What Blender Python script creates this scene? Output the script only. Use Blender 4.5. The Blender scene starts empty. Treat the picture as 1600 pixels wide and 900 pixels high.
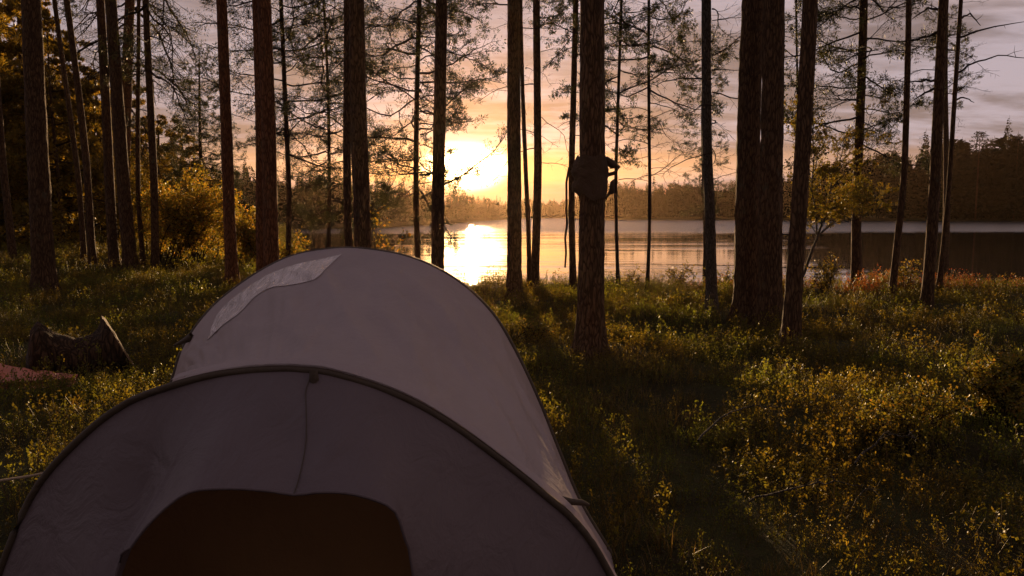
import bpy, bmesh, math, random
import numpy as np
from mathutils import Vector, Matrix, Euler
from mathutils.bvhtree import BVHTree
from mathutils import noise as mn
R = math.radians
SC = bpy.context.scene
COL = SC.collection

# ------------------------------------------------------------------ camera
PITCH = R(5.56); CAMZ = 1.6; FPX = 1232.0
cd = bpy.data.cameras.new('camera'); cam = bpy.data.objects.new('camera', cd); COL.objects.link(cam)
cam.location = (0, 0, CAMZ); cam.rotation_euler = (math.pi/2 - PITCH, 0, 0)
cd.sensor_width = 36; cd.lens = 36*FPX/1600; cd.clip_start = 0.05; cd.clip_end = 3000
SC.camera = cam

# ------------------------------------------------------------------ light
SUN_X, SUN_Z = -0.0503, 0.056
SV = Vector((SUN_X, 1.0, SUN_Z)).normalized()
SUN_EL = math.asin(SV.z); SUN_AZ = math.atan2(SV.x, SV.y)
sl = bpy.data.lights.new('sun', 'SUN'); so = bpy.data.objects.new('sun', sl); COL.objects.link(so)
sl.energy = 5.0; sl.angle = R(0.6); sl.color = (1.0, 0.64, 0.32)
so.rotation_euler = (-SV).to_track_quat('-Z', 'Y').to_euler(); so.location = (0, 0, 30)
SC.view_settings.view_transform = 'Standard'; SC.view_settings.look = 'None'
SC.view_settings.exposure = 0.68; SC.view_settings.gamma = 1.0
SC.cycles.max_bounces = 8; SC.cycles.volume_bounces = 1; SC.cycles.transparent_max_bounces = 16
SC.cycles.sample_clamp_indirect = 20.0
HAZE_DENS = 0.00008

class NT:
    def __init__(s, tree):
        s.t = tree; s.n = tree.nodes; s.l = tree.links
    def node(s, typ, **kw):
        n = s.n.new(typ)
        for k, v in kw.items(): setattr(n, k, v)
        return n
    def put(s, sock, v):
        if isinstance(v, bpy.types.NodeSocket): s.l.new(v, sock)
        elif isinstance(v, (tuple, list)):
            d = list(v)
            if len(sock.default_value) == 4 and len(d) == 3: d = d + [1]
            sock.default_value = d
        else: sock.default_value = v
    def m(s, op, a, b=0.0, c=0.0, clamp=False):
        n = s.node('ShaderNodeMath', operation=op, use_clamp=clamp)
        s.put(n.inputs[0], a); s.put(n.inputs[1], b)
        if op in ('MULTIPLY_ADD', 'SMOOTH_MAX'): s.put(n.inputs[2], c)
        return n.outputs[0]
    def ss(s, x, a, b):
        n = s.node('ShaderNodeMapRange', interpolation_type='SMOOTHSTEP')
        s.put(n.inputs['Value'], x); s.put(n.inputs['From Min'], a); s.put(n.inputs['From Max'], b)
        return n.outputs[0]
    def mix(s, f, a, b, mode='MIX'):
        n = s.node('ShaderNodeMix', data_type='RGBA', blend_type=mode)
        s.put(n.inputs[0], f); s.put(n.inputs[6], a); s.put(n.inputs[7], b)
        return n.outputs[2]
    def noise(s, vec, scale, detail=4, rough=0.55, dist=0.0):
        n = s.node('ShaderNodeTexNoise'); s.put(n.inputs['Vector'], vec)
        n.inputs['Scale'].default_value = scale; n.inputs['Detail'].default_value = detail
        n.inputs['Roughness'].default_value = rough; n.inputs['Distortion'].default_value = dist
        return n.outputs['Fac']
    def comb(s, x, y, z):
        n = s.node('ShaderNodeCombineXYZ'); s.put(n.inputs[0], x); s.put(n.inputs[1], y); s.put(n.inputs[2], z)
        return n.outputs[0]
    def scl(s, v, k):
        n = s.node('ShaderNodeVectorMath', operation='MULTIPLY'); s.put(n.inputs[0], v); n.inputs[1].default_value = k
        return n.outputs[0]

W = bpy.data.worlds.new('World'); SC.world = W; W.use_nodes = True
def build_world():
    t = NT(W.node_tree); t.n.clear()
    out = t.node('ShaderNodeOutputWorld'); bg = t.node('ShaderNodeBackground')
    t.l.new(bg.outputs[0], out.inputs[0])
    tc = t.node('ShaderNodeTexCoord'); sep = t.node('ShaderNodeSeparateXYZ')
    t.l.new(tc.outputs['Generated'], sep.inputs[0])
    x, y, z = sep.outputs
    sky = t.node('ShaderNodeTexSky', sky_type='NISHITA'); sky.sun_disc = False
    sky.sun_elevation = SUN_EL; sky.sun_rotation = SUN_AZ; sky.dust_density = 2.0
    zc = t.m('MAXIMUM', z, 0.0)
    # cloud deck seen in perspective
    den = t.m('ADD', zc, 0.16)
    pv = t.comb(t.m('DIVIDE', x, den), t.m('DIVIDE', y, den), 0.0)
    n1 = t.noise(t.scl(pv, (0.9, 1.3, 1)), 0.9, 5, 0.55, 0.4)
    n2 = t.noise(t.scl(pv, (1.0, 2.2, 1)), 2.6, 4, 0.6, 0.3)
    cl = t.ss(t.m('ADD', t.m('MULTIPLY', n1, 0.65), t.m('MULTIPLY', n2, 0.35)), 0.42, 0.60)
    # streaks low over the horizon
    n3 = t.noise(t.comb(t.m('MULTIPLY', x, 5.0), 0.0, t.m('MULTIPLY', z, 34.0)), 1.0, 4, 0.55, 0.3)
    zj = t.m('ADD', zc, t.m('MULTIPLY', t.m('SUBTRACT', n3, 0.5), 0.035))
    mauve = t.mix(cl, (0.225, 0.16, 0.155), (0.49, 0.40, 0.44))
    hi = t.mix(cl, (0.20, 0.17, 0.21), (0.36, 0.31, 0.37))
    base = t.mix(t.ss(zc, 0.22, 0.75), mauve, hi)
    # warm glow falling off with the angle from the sun
    dx = t.m('SUBTRACT', x, SUN_X); dz = t.m('SUBTRACT', z, SV.z)
    ax = t.m('ABSOLUTE', dx)
    front = t.ss(y, -0.1, 0.5)
    band_v = t.m('MULTIPLY', t.ss(zj, 0.028, 0.044), t.m('SUBTRACT', 1.0, t.ss(zj, 0.052, 0.092)))
    band_h = t.m('EXPONENT', t.m('MULTIPLY', ax, -2.2))
    band = t.m('MULTIPLY', t.m('MULTIPLY', band_v, band_h), front)
    bandc = t.mix(t.m('EXPONENT', t.m('MULTIPLY', ax, -5.0)), (0.78, 0.42, 0.25), (1.05, 0.45, 0.13))
    c = t.mix(t.m('MINIMUM', t.m('MULTIPLY', band, 1.15), 1.0), base, bandc)
    # grey cloud bank sitting on the horizon
    bank = t.m('SUBTRACT', 1.0, t.ss(zj, 0.026, 0.040))
    c = t.mix(t.m('MULTIPLY', bank, 0.85), c, (0.30, 0.18, 0.15))
    # halo
    r2 = t.m('SQRT', t.m('ADD', t.m('MULTIPLY', dx, dx), t.m('MULTIPLY', t.m('MULTIPLY', dz, dz), 1.7)))
    halo = t.m('MULTIPLY', t.m('EXPONENT', t.m('MULTIPLY', r2, -20.0)), front)
    c = t.mix(1.0, c, t.scl(t.comb(halo, halo, halo), (0.52, 0.17, 0.02)), 'ADD')
    # burnt-out gap in the cloud where the sun stands
    ex = t.m('DIVIDE', t.m('ADD', dx, 0.008), 0.050); ez = t.m('DIVIDE', t.m('ADD', dz, t.m('MULTIPLY', t.m('SUBTRACT', n3, 0.5), 0.012)), 0.027)
    e = t.m('ADD', t.m('MULTIPLY', ex, ex), t.m('MULTIPLY', ez, ez))
    core = t.m('MULTIPLY', t.m('EXPONENT', t.m('MULTIPLY', t.m('MULTIPLY', e, e), -1.6)), front)
    c = t.mix(1.0, c, t.scl(t.comb(core, core, core), (24.0, 15.0, 6.0)), 'ADD')
    # peach lit cloud tops high on the right and a little everywhere
    pk = t.m('MULTIPLY', t.m('MULTIPLY', t.ss(x, 0.25, 0.5), t.ss(z, 0.19, 0.26)), cl)
    c = t.mix(t.m('MULTIPLY', pk, 0.7), c, (0.85, 0.55, 0.42))
    back = t.m('SUBTRACT', 1.0, t.ss(y, -0.6, 0.35))
    c = t.mix(t.m('MULTIPLY', back, 0.75), c, (0.125, 0.088, 0.088))
    c = t.mix(1.0, c, t.scl(sky.outputs[0], (0.010, 0.010, 0.012)), 'ADD')
    t.l.new(c, bg.inputs[0]); bg.inputs[1].default_value = 0.60
build_world()

# ------------------------------------------------------------------ helpers
CP, SP = math.cos(PITCH), math.sin(PITCH)
def ray(px, py):
    a = (px-800)/FPX; b = (450-py)/FPX
    return Vector((a, CP + b*SP, -SP + b*CP))
def at(px, py, Y):
    r = ray(px, py); k = Y/r.y
    return Vector((r.x*k, Y, CAMZ + r.z*k))
def sm(x, a, b):
    t = min(1, max(0, (x-a)/(b-a))); return t*t*(3-2*t)
FAR = [(-1200, 60), (0, 85), (300, 100), (450, 112), (600, 122), (700, 160), (760, 215), (830, 300), (885, 300), (930, 250), (1150, 240),
       (1240, 222), (1400, 215), (1650, 205), (2600, 190)]
def far_r(x, y):
    if y <= 1: return 1e9
    p = 800 + x/y*FPX
    if p <= FAR[0][0]: return FAR[0][1]
    for (a, da), (b, db) in zip(FAR, FAR[1:]):
        if p <= b: return da + (db-da)*(p-a)/(b-a)
    return FAR[-1][1]
def edge_y(x):
    e = 17.0 + 0.35*math.sin(x*0.9) + 0.25*math.sin(x*2.3+1)
    if x < -4.6: e += (-x-4.6)*3.4
    return e
def gh(x, y):
    b = 0.055*math.sin(x*0.9+1.3)*math.cos(y*0.7) + 0.035*math.sin(x*1.9+y*1.4) + 0.03*math.sin(y*2.3-x*0.8+2) \
        + 0.05*mn.noise(Vector((x*0.55, y*0.55, 3.1))) + 0.02*mn.noise(Vector((x*2.5, y*2.5, 7.1)))
    near = sm(math.hypot(x, y), 1.0, 5.0)
    b *= near
    if x < 0: b += 0.25*sm(-x, 6, 14)*sm(y, 15, 24)
    t = sm(y, edge_y(x)-0.3, edge_y(x)+2.8) if y > 0 else 0
    z = b*(1-t) - 1.9*t
    if y > 1:
        d = far_r(x, y); r = y
        u = sm(r, d-3, d+5)
        z = z*(1-u) + u*(-0.4 + 1.2*sm(r, d+4, d+60)) if u > 0 else z
    return z
def ground_at(px, py):
    r = ray(px, py); k = 3.0
    for i in range(60):
        p = Vector((0, 0, CAMZ)) + r*k
        e = p.z - gh(p.x, p.y)
        k += e/abs(r.z)*0.6
        if abs(e) < 1e-3: break
    return Vector((r.x*k, r.y*k, gh(r.x*k, r.y*k)))

def mesh_np(name, V, F, mat, parent=None, smooth=False, n=None):
    """V (k,3), F (m,n) -> one mesh object"""
    V = np.asarray(V, dtype=np.float32); F = np.asarray(F, dtype=np.int32)
    me = bpy.data.meshes.new(name)
    me.vertices.add(len(V)); me.vertices.foreach_set('co', V.ravel())
    k = F.shape[1]
    me.loops.add(F.size); me.loops.foreach_set('vertex_index', F.ravel())
    me.polygons.add(len(F)); me.polygons.foreach_set('loop_start', np.arange(0, F.size, k, dtype=np.int32))
    me.polygons.foreach_set('loop_total', np.full(len(F), k, dtype=np.int32))
    if smooth: me.polygons.foreach_set('use_smooth', np.ones(len(F), dtype=bool))
    me.update(calc_edges=True); me.materials.append(mat)
    return link(name, me, parent)
def link(name, me, parent=None):
    o = bpy.data.objects.new(name, me); COL.objects.link(o)
    if parent: o.parent = parent
    return o
def empty(name, loc=(0, 0, 0), rz=0):
    o = bpy.data.objects.new(name, None); COL.objects.link(o)
    o.location = loc; o.rotation_euler = (0, 0, rz); o.empty_display_size = 0.2
    return o
def tag(o, label=None, cat=None, group=None, kind=None):
    if label: o['label'] = label
    if cat: o['category'] = cat
    if group: o['group'] = group
    if kind: o['kind'] = kind
    return o

class Geo:
    """collects quads"""
    def __init__(s): s.V = []; s.F = []; s.k = 0
    def add(s, V, F):
        V = np.asarray(V, dtype=np.float64).reshape(-1, 3); F = np.asarray(F, dtype=np.int64)
        s.V.append(V); s.F.append(F + s.k); s.k += len(V)
    def arr(s):
        if not s.V: return np.zeros((0, 3)), np.zeros((0, 4), dtype=int)
        return np.concatenate(s.V), np.concatenate(s.F)
    def build(s, name, mat, parent=None, smooth=False):
        V, F = s.arr(); return mesh_np(name, V, F, mat, parent, smooth)

def tube(geo, pts, rad, n=6, cap=True, wob=None, rng=None):
    """quad tube through pts; rad list"""
    pts = [np.array(p, dtype=float) for p in pts]; m = len(pts)
    V = np.zeros((m*n, 3)); 
    for i, p in enumerate(pts):
        d = pts[min(i+1, m-1)] - pts[max(i-1, 0)]; d /= (np.linalg.norm(d)+1e-9)
        a = np.array([0, 0, 1.0]) if abs(d[2]) < 0.9 else np.array([1.0, 0, 0])
        u = np.cross(a, d); u /= np.linalg.norm(u); v = np.cross(d, u)
        for j in range(n):
            th = 2*math.pi*j/n; r = rad[i]
            if wob: r *= wob(p, th)
            V[i*n+j] = p + r*(math.cos(th)*u + math.sin(th)*v)
    F = []
    for i in range(m-1):
        for j in range(n):
            k = (j+1) % n
            F.append((i*n+j, i*n+k, (i+1)*n+k, (i+1)*n+j))
    if cap and n == 4: F.append((3, 2, 1, 0)); F.append(((m-1)*4, (m-1)*4+1, (m-1)*4+2, (m-1)*4+3))
    geo.add(V, F)

def rhombi(P, D, S, L, Wd):
    """leaf rhombi: base P, direction D, side S, length L, width Wd (arrays)"""
    L = L[:, None]; Wd = Wd[:, None]
    a = P; c = P + D*L; mid = P + D*L*0.5
    b = mid + S*Wd*0.5; d = mid - S*Wd*0.5
    V = np.stack([a, b, c, d], 1).reshape(-1, 3)
    F = np.arange(len(V)).reshape(-1, 4)
    return V, F
def unit(A): return A/(np.linalg.norm(A, axis=1, keepdims=True)+1e-9)

# ------------------------------------------------------------------ materials
def new_mat(name):
    m = bpy.data.materials.new(name); m.use_nodes = True
    t = NT(m.node_tree); t.n.clear()
    t.out = t.node('ShaderNodeOutputMaterial')
    return m, t
def principled(t, col, rough=0.8, bump=None, bstr=0.5, bdist=0.01, spec=0.3, **kw):
    p = t.node('ShaderNodeBsdfPrincipled'); t.put(p.inputs['Base Color'], col); t.put(p.inputs['Roughness'], rough)
    p.inputs['Specular IOR Level'].default_value = spec
    if bump is not None:
        b = t.node('ShaderNodeBump'); b.inputs['Strength'].default_value = bstr; b.inputs['Distance'].default_value = bdist
        t.l.new(bump, b.inputs['Height']); t.l.new(b.outputs[0], p.inputs['Normal'])
    for k, v in kw.items(): t.put(p.inputs[k], v)
    return p
def leaf_mat(name, cols, trans=0.45, rough=0.5, spec=0.35, vary=0.0):
    m, t = new_mat(name)
    g = t.node('ShaderNodeNewGeometry')
    rp = t.node('ShaderNodeValToRGB'); rp.color_ramp.interpolation = 'LINEAR'
    els = rp.color_ramp.elements
    while len(els) < len(cols): els.new(0.5)
    for i, c in enumerate(cols): els[i].position = i/(len(cols)-1); els[i].color = (*c, 1)
    t.l.new(g.outputs['Random Per Island'], rp.inputs[0])
    base = rp.outputs[0]
    if vary:     # plants differ from place to place: greener, browner, yellower stands
        a = t.ss(t.noise(g.outputs['Position'], 0.7, 3, 0.6), 0.40, 0.62); b = t.ss(t.noise(g.outputs['Position'], 2.3, 3, 0.6), 0.45, 0.65)
        base = t.mix(1.0, base, t.mix(a, (0.75, 1.0, 0.8), (1.15, 1.05, 0.8)), 'MULTIPLY')
        base = t.mix(1.0, base, t.mix(b, (0.75, 0.68, 0.7), (1.35, 1.35, 1.2)), 'MULTIPLY')
    p = principled(t, base, rough, spec=spec)
    tr = t.node('ShaderNodeBsdfTranslucent')
    br = t.mix(1.0, base, (1.5, 1.25, 0.6), 'MULTIPLY')
    t.l.new(br, tr.inputs[0])
    ms = t.node('ShaderNodeMixShader'); ms.inputs[0].default_value = trans
    t.l.new(p.outputs[0], ms.inputs[1]); t.l.new(tr.outputs[0], ms.inputs[2]); t.l.new(ms.outputs[0], t.out.inputs[0])
    return m
def bark_mat(name, c1, c2, c3=None, scale=1.0):
    m, t = new_mat(name); tc = t.node('ShaderNodeTexCoord')
    v = t.scl(tc.outputs['Object'], (30*scale, 30*scale, 6*scale))
    n = t.noise(v, 1.0, 6, 0.65, 0.6)
    vd = t.node('ShaderNodeVectorMath', operation='ADD'); nz = t.node('ShaderNodeTexNoise'); t.l.new(v, nz.inputs[0]); nz.inputs['Scale'].default_value = 0.6; t.l.new(t.scl(nz.outputs['Color'], (1.8, 1.8, 1.8)), vd.inputs[0]); t.l.new(v, vd.inputs[1]); vo = t.node('ShaderNodeTexVoronoi', feature='DISTANCE_TO_EDGE'); t.l.new(vd.outputs[0], vo.inputs[0]); vo.inputs['Scale'].default_value = 1.0
    ed = t.ss(vo.outputs['Distance'], 0.0, 0.22)
    col = t.mix(t.ss(n, 0.35, 0.65), c1, c2)
    big = t.noise(tc.outputs['Object'], 1.3, 3)
    if c3: col = t.mix(t.ss(big, 0.5, 0.7), col, c3)
    col = t.mix(t.m('SUBTRACT', 1.0, ed), col, tuple(k*0.6 for k in c1))
    li = t.noise(t.scl(tc.outputs['Object'], (5, 5, 3)), 1.0, 6, 0.7)
    col = t.mix(t.m('MULTIPLY', t.ss(li, 0.58, 0.68), 0.5), col, (0.13, 0.125, 0.085))
    h = t.m('ADD', t.m('MULTIPLY', ed, 0.6), t.m('MULTIPLY', n, 0.7))
    p = principled(t, col, 0.9, h, 0.9, 0.02, 0.15)
    t.l.new(p.outputs[0], t.out.inputs[0]); return m

M = {}
M['bark'] = bark_mat('bark', (0.085, 0.047, 0.024), (0.175, 0.10, 0.052), (0.135, 0.082, 0.048))
M['bark_red'] = bark_mat('bark_red', (0.15, 0.062, 0.028), (0.28, 0.12, 0.055), (0.18, 0.09, 0.05))
M['bark_grey'] = bark_mat('bark_grey', (0.08, 0.068, 0.055), (0.16, 0.135, 0.11), None, 1.6)
M['twig'] = bark_mat('twig', (0.045, 0.03, 0.022), (0.09, 0.06, 0.042), None, 3)
M['needle'] = leaf_mat('needle', [(0.030, 0.042, 0.014), (0.05, 0.06, 0.018), (0.07, 0.065, 0.02)], 0.25)
M['leaf_bg'] = leaf_mat('leaf_bg', [(0.09, 0.08, 0.018), (0.17, 0.13, 0.025), (0.22, 0.14, 0.025)], 0.6)
M['leaf_gold'] = leaf_mat('leaf_gold', [(0.16, 0.15, 0.03), (0.28, 0.22, 0.04), (0.34, 0.18, 0.03), (0.20, 0.19, 0.035), (0.10, 0.09, 0.02)], 0.6)
M['leaf_mix'] = leaf_mat('leaf_mix', [(0.09, 0.10, 0.02), (0.22, 0.19, 0.03), (0.14, 0.14, 0.025), (0.30, 0.17, 0.03)], 0.5)
M['leaf_olive'] = leaf_mat('leaf_olive', [(0.10, 0.10, 0.02), (0.16, 0.14, 0.025), (0.20, 0.13, 0.03)], 0.5)
M['cover'] = leaf_mat('cover', [(0.08, 0.08, 0.016), (0.15, 0.145, 0.028), (0.22, 0.19, 0.04), (0.10, 0.095, 0.02), (0.18, 0.135, 0.035)], 0.58, vary=1.0)
M['cover_red'] = leaf_mat('cover_red', [(0.26, 0.05, 0.02), (0.30, 0.10, 0.03), (0.16, 0.13, 0.03), (0.22, 0.07, 0.03)], 0.5)
M['straw'] = leaf_mat('straw', [(0.13, 0.09, 0.03), (0.20, 0.14, 0.05), (0.09, 0.065, 0.02)], 0.4)
M['far'] = leaf_mat('far', [(0.010, 0.014, 0.006), (0.018, 0.022, 0.009), (0.030, 0.032, 0.012), (0.016, 0.019, 0.008)], 0.08, 0.8, 0.1)

# ------------------------------------------------------------------ setting
def ground():
    m, t = new_mat('forest_floor'); tc = t.node('ShaderNodeTexCoord'); o = tc.outputs['Object']
    n1 = t.noise(o, 1.1, 5, 0.6); n2 = t.noise(o, 14, 6, 0.7); n3 = t.noise(o, 60, 3, 0.6)
    c = t.mix(t.ss(n1, 0.35, 0.65), (0.035, 0.030, 0.011), (0.065, 0.062, 0.018))
    c = t.mix(t.ss(n2, 0.5, 0.72), c, (0.075, 0.05, 0.024))
    c = t.mix(t.ss(n3, 0.55, 0.7), c, (0.03, 0.022, 0.012))
    p = principled(t, c, 0.95, t.m('ADD', n2, t.m('MULTIPLY', n3, 0.5)), 1.0, 0.04, 0.1)
    t.l.new(p.outputs[0], t.out.inputs[0])
    rs = [0.0]; r = 0.5
    while r < 26: rs.append(r); r += max(0.16, r*0.018)
    while r < 418: rs.append(r); r *= 1.035
    rs.append(418)
    # angles: fine in front, coarse behind
    an = sorted(set([round(a, 3) for a in np.arange(-60, 60, 0.6)] + [round(a, 3) for a in np.arange(60, 300, 3.0)]))
    na = len(an); V = []
    for r in rs:
        for a in an:
            x = r*math.sin(R(a)); y = r*math.cos(R(a)); V.append((x, y, gh(x, y)))
    F = []
    for i in range(len(rs)-1):
        for j in range(na):
            k = (j+1) % na
            F.append((i*na+j, i*na+k, (i+1)*na+k, (i+1)*na+j))
    o = mesh_np('ground', V, F, m, None, True); tag(o, kind='structure'); return o
ground()

def water():
    m, t = new_mat('lake_water'); g = t.node('ShaderNodeNewGeometry'); P = g.outputs['Position']
    sp = t.node('ShaderNodeSeparateXYZ'); t.l.new(P, sp.inputs[0]); X, Y, Z = sp.outputs
    far = t.ss(t.m('ADD', Y, t.m('MULTIPLY', t.noise(t.scl(P, (0.012, 0.02, 1)), 1.0, 3), 36)), 104, 128)
    w1 = t.noise(t.scl(P, (0.5, 1.9, 1)), 1.0, 3, 0.5, 0.5)
    w2 = t.noise(t.scl(P, (2.2, 6.0, 1)), 1.0, 2, 0.5)
    w3 = t.noise(t.scl(P, (0.10, 0.32, 1)), 1.0, 2, 0.5)
    calm = t.m('ADD', 0.12, t.m('MULTIPLY', t.ss(t.noise(t.scl(P, (0.03, 0.11, 1)), 1.0, 3), 0.45, 0.62), 0.55))
    side = t.m('SUBTRACT', 1.0, t.m('MULTIPLY', t.ss(t.m('DIVIDE', X, Y), 0.33, 0.47), 0.8))
    calm = t.m('MULTIPLY', calm, side)
    amp = t.m('ADD', t.m('MULTIPLY', calm, 1.3), t.m('MULTIPLY', far, 7.0))
    h = t.m('MULTIPLY', t.m('ADD', t.m('ADD', t.m('MULTIPLY', w1, 0.5), t.m('MULTIPLY', w2, 0.10)), t.m('MULTIPLY', w3, 1.2)), amp)
    b = t.node('ShaderNodeBump'); b.inputs['Strength'].default_value = 1.0; b.inputs['Distance'].default_value = 0.038
    t.l.new(h, b.inputs['Height'])
    p = principled(t, (0.012, 0.012, 0.010), t.m('ADD', 0.045, t.m('MULTIPLY', far, 0.22)), spec=0.5)
    p.inputs['IOR'].default_value = 1.40; t.l.new(b.outputs[0], p.inputs['Normal'])
    t.l.new(p.outputs[0], t.out.inputs[0])
    V = [(0, 0, -1.0)]; F = []; n = 96
    for k in range(n):
        a = 2*math.pi*k/n; V.append((417*math.sin(a), 417*math.cos(a), -1.0))
    me = bpy.data.meshes.new('lake_water'); me.from_pydata(V, [], [(0, 1+(k+1) % n, 1+k) for k in range(n)]); me.materials.append(m)
    me.update(); o = link('lake_water', me); tag(o, kind='structure')
water()

# ------------------------------------------------------------------ foliage library
def clump(geo, P, D, n, L, w, rng, spread=0.9):
    """needle or leaf clumps at points P heading D"""
    P = np.repeat(P, n, 0); D = np.repeat(D, n, 0)
    d = unit(D + rng.normal(0, spread, D.shape)); s = unit(np.cross(d, rng.normal(0, 1, D.shape)))
    V, F = rhombi(P + d*0.01, d, s, L*rng.uniform(0.6, 1.2, len(P)), w*rng.uniform(0.7, 1.3, len(P)))
    geo.add(V, F)
def make_limb(rng, L, live, n_tw=10, droop=0.1, up=0.35, needles=12, nl=0.062, nw=0.011, thick=0.0095, sub=True):
    """limb along +X from the origin: returns wood arrays and needle arrays"""
    w = Geo(); f = Geo(); N = 8
    pts = []; p = np.array([0, 0, 0.0]); d = np.array([1, 0, -droop])
    bend = rng.normal(0, 0.24, (N, 3)); 
    for i in range(N+1):
        pts.append(p.copy()); 
        if i < N:
            d = d + bend[i]*0.8 + np.array([0, 0, up/N]); d /= np.linalg.norm(d); p = p + d*L/N
    tube(w, pts, [thick*(1-0.85*i/N)+0.002 for i in range(N+1)], 4)
    CPs = []; CD = []
    for k in range(n_tw):
        u = rng.uniform(0.25 if live else 0.15, 1.0); i = min(N-1, int(u*N)); fr = u*N-i
        q = pts[i]*(1-fr) + pts[i+1]*fr; ax = pts[i+1]-pts[i]; ax /= np.linalg.norm(ax)
        side = rng.choice([-1, 1]); dd = ax*0.7 + np.array([0, side*0.8, 0]) + rng.normal(0, 0.3, 3); dd /= np.linalg.norm(dd)
        l = L*rng.uniform(0.18, 0.42)*(1.15-u*0.5); tp = [q]; 
        for s in range(3):
            dd = dd + rng.normal(0, 0.18, 3) + np.array([0, 0, 0.06]); dd /= np.linalg.norm(dd); tp.append(tp[-1] + dd*l/3)
        tube(w, tp, [thick*0.38, thick*0.3, thick*0.2, 0.0018], 3 if False else 4, cap=False)
        ends = [(tp[-1], dd)]
        if sub:
            for s in range(3):
                j = rng.integers(1, 3); d3 = dd + rng.normal(0, 0.6, 3); d3 /= np.linalg.norm(d3)
                e = tp[j] + d3*l*rng.uniform(0.25, 0.5); tube(w, [tp[j], e], [thick*0.2, 0.0015], 4, cap=False); ends.append((e, d3))
        if live:
            for e, de in ends:
                if rng.random() < 0.85: CPs.append(e); CD.append(de); CPs.append(e-de*0.05); CD.append(de)
    if live:
        CPs.append(pts[-1]); CD.append(d)
        clump(f, np.array(CPs), np.array(CD), needles, nl, nw, rng, 0.8)
    return w.arr(), f.arr()
rngL = np.random.default_rng(5)
LIB = {
  'live': [make_limb(rngL, 1.0, True, 12, 0.12, 0.5) for _ in range(8)],
  'dead': [make_limb(rngL, 1.0, False, 8, 0.05, -0.1, thick=0.0075) for _ in range(6)],
  'arc': [make_limb(rngL, 1.0, True, 14, -0.1, -1.0, thick=0.012) for _ in range(5)],
  'leafy': [make_limb(rngL, 1.0, True, 12, -0.25, 0.2, 4, 0.05, 0.033, 0.012) for _ in range(6)],
  'dense': [make_limb(rngL, 1.0, True, 16, 0.1, 0.1, 9, 0.13, 0.05, 0.014) for _ in range(6)],
  'bare_arc': [make_limb(rngL, 1.0, False, 5, -0.45, -0.7, thick=0.01) for _ in range(4)],
}
def place_limb(wood, fol, kind, rng, p, az, L, pitch=0.0, idx=None):
    lib = LIB[kind]; (wv, wf), (fv, ff) = lib[rng.integers(len(lib)) if idx is None else idx]
    roll = rng.uniform(-0.5, 0.5)
    Mx = (Matrix.Rotation(az, 3, 'Z') @ Matrix.Rotation(-pitch, 3, 'Y') @ Matrix.Rotation(roll, 3, 'X'))
    A = np.array(Mx)
    # wood keeps its girth roughly: limb library is 1 m long
    wood.add(wv@A.T*L + p, wf)
    if len(fv): 
        # leaves keep their size: scale about each leaf centre
        q = fv.reshape(-1, 4, 3); c = q.mean(1, keepdims=True); k = 1.0/max(L, 0.3) if L > 1 else 1.0
        k = min(1.0, k*1.15)
        q2 = ((q-c)*k + c).reshape(-1, 3)
        fol.add(q2@A.T*L + p, ff)

def trunk_mesh(geo, base, top, r0, r1, rings=40, n=18, seed=0, bend=0.05, rough=0.06, flare=0.35, below=0.25):
    base = np.array(base); top = np.array(top); H = np.linalg.norm(top-base); ax = (top-base)/H
    pts = []; rad = []
    rg = np.random.default_rng(seed); ph = rg.uniform(0, 6.28, 4)
    for i in range(rings+1):
        u = (i/rings)**1.25; h = -below + u*(H+below)
        k = max(0, h)/H
        off = bend*math.sin(k*5+ph[0])*min(1, k*6)
        off2 = bend*math.sin(k*4+ph[1])*min(1, k*6)
        pts.append(base + ax*h + np.array([off, off2, 0]))
        r = r0*(1-k) + r1*k
        r *= 1 + flare*math.exp(-max(h, 0)/0.22)
        rad.append(r)
    cen = base
    def wob(p, th):
        h = p[2]
        v = mn.noise(Vector((math.cos(th)*1.6+seed*3.1, math.sin(th)*1.6, h*1.2)))
        w = mn.noise(Vector((math.cos(th)*5+seed, math.sin(th)*5, h*7)))
        s = 1 + 0.05*v + rough*w
        if p[2]-base[2] < 0.3: s += 0.13*math.sin(th*4+seed)*(0.3-max(0, p[2]-base[2]))/0.3
        return s
    tube(geo, pts, rad, n, wob=wob)
    return pts

# ------------------------------------------------------------------ the numbered pines
G_TALL = None
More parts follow.
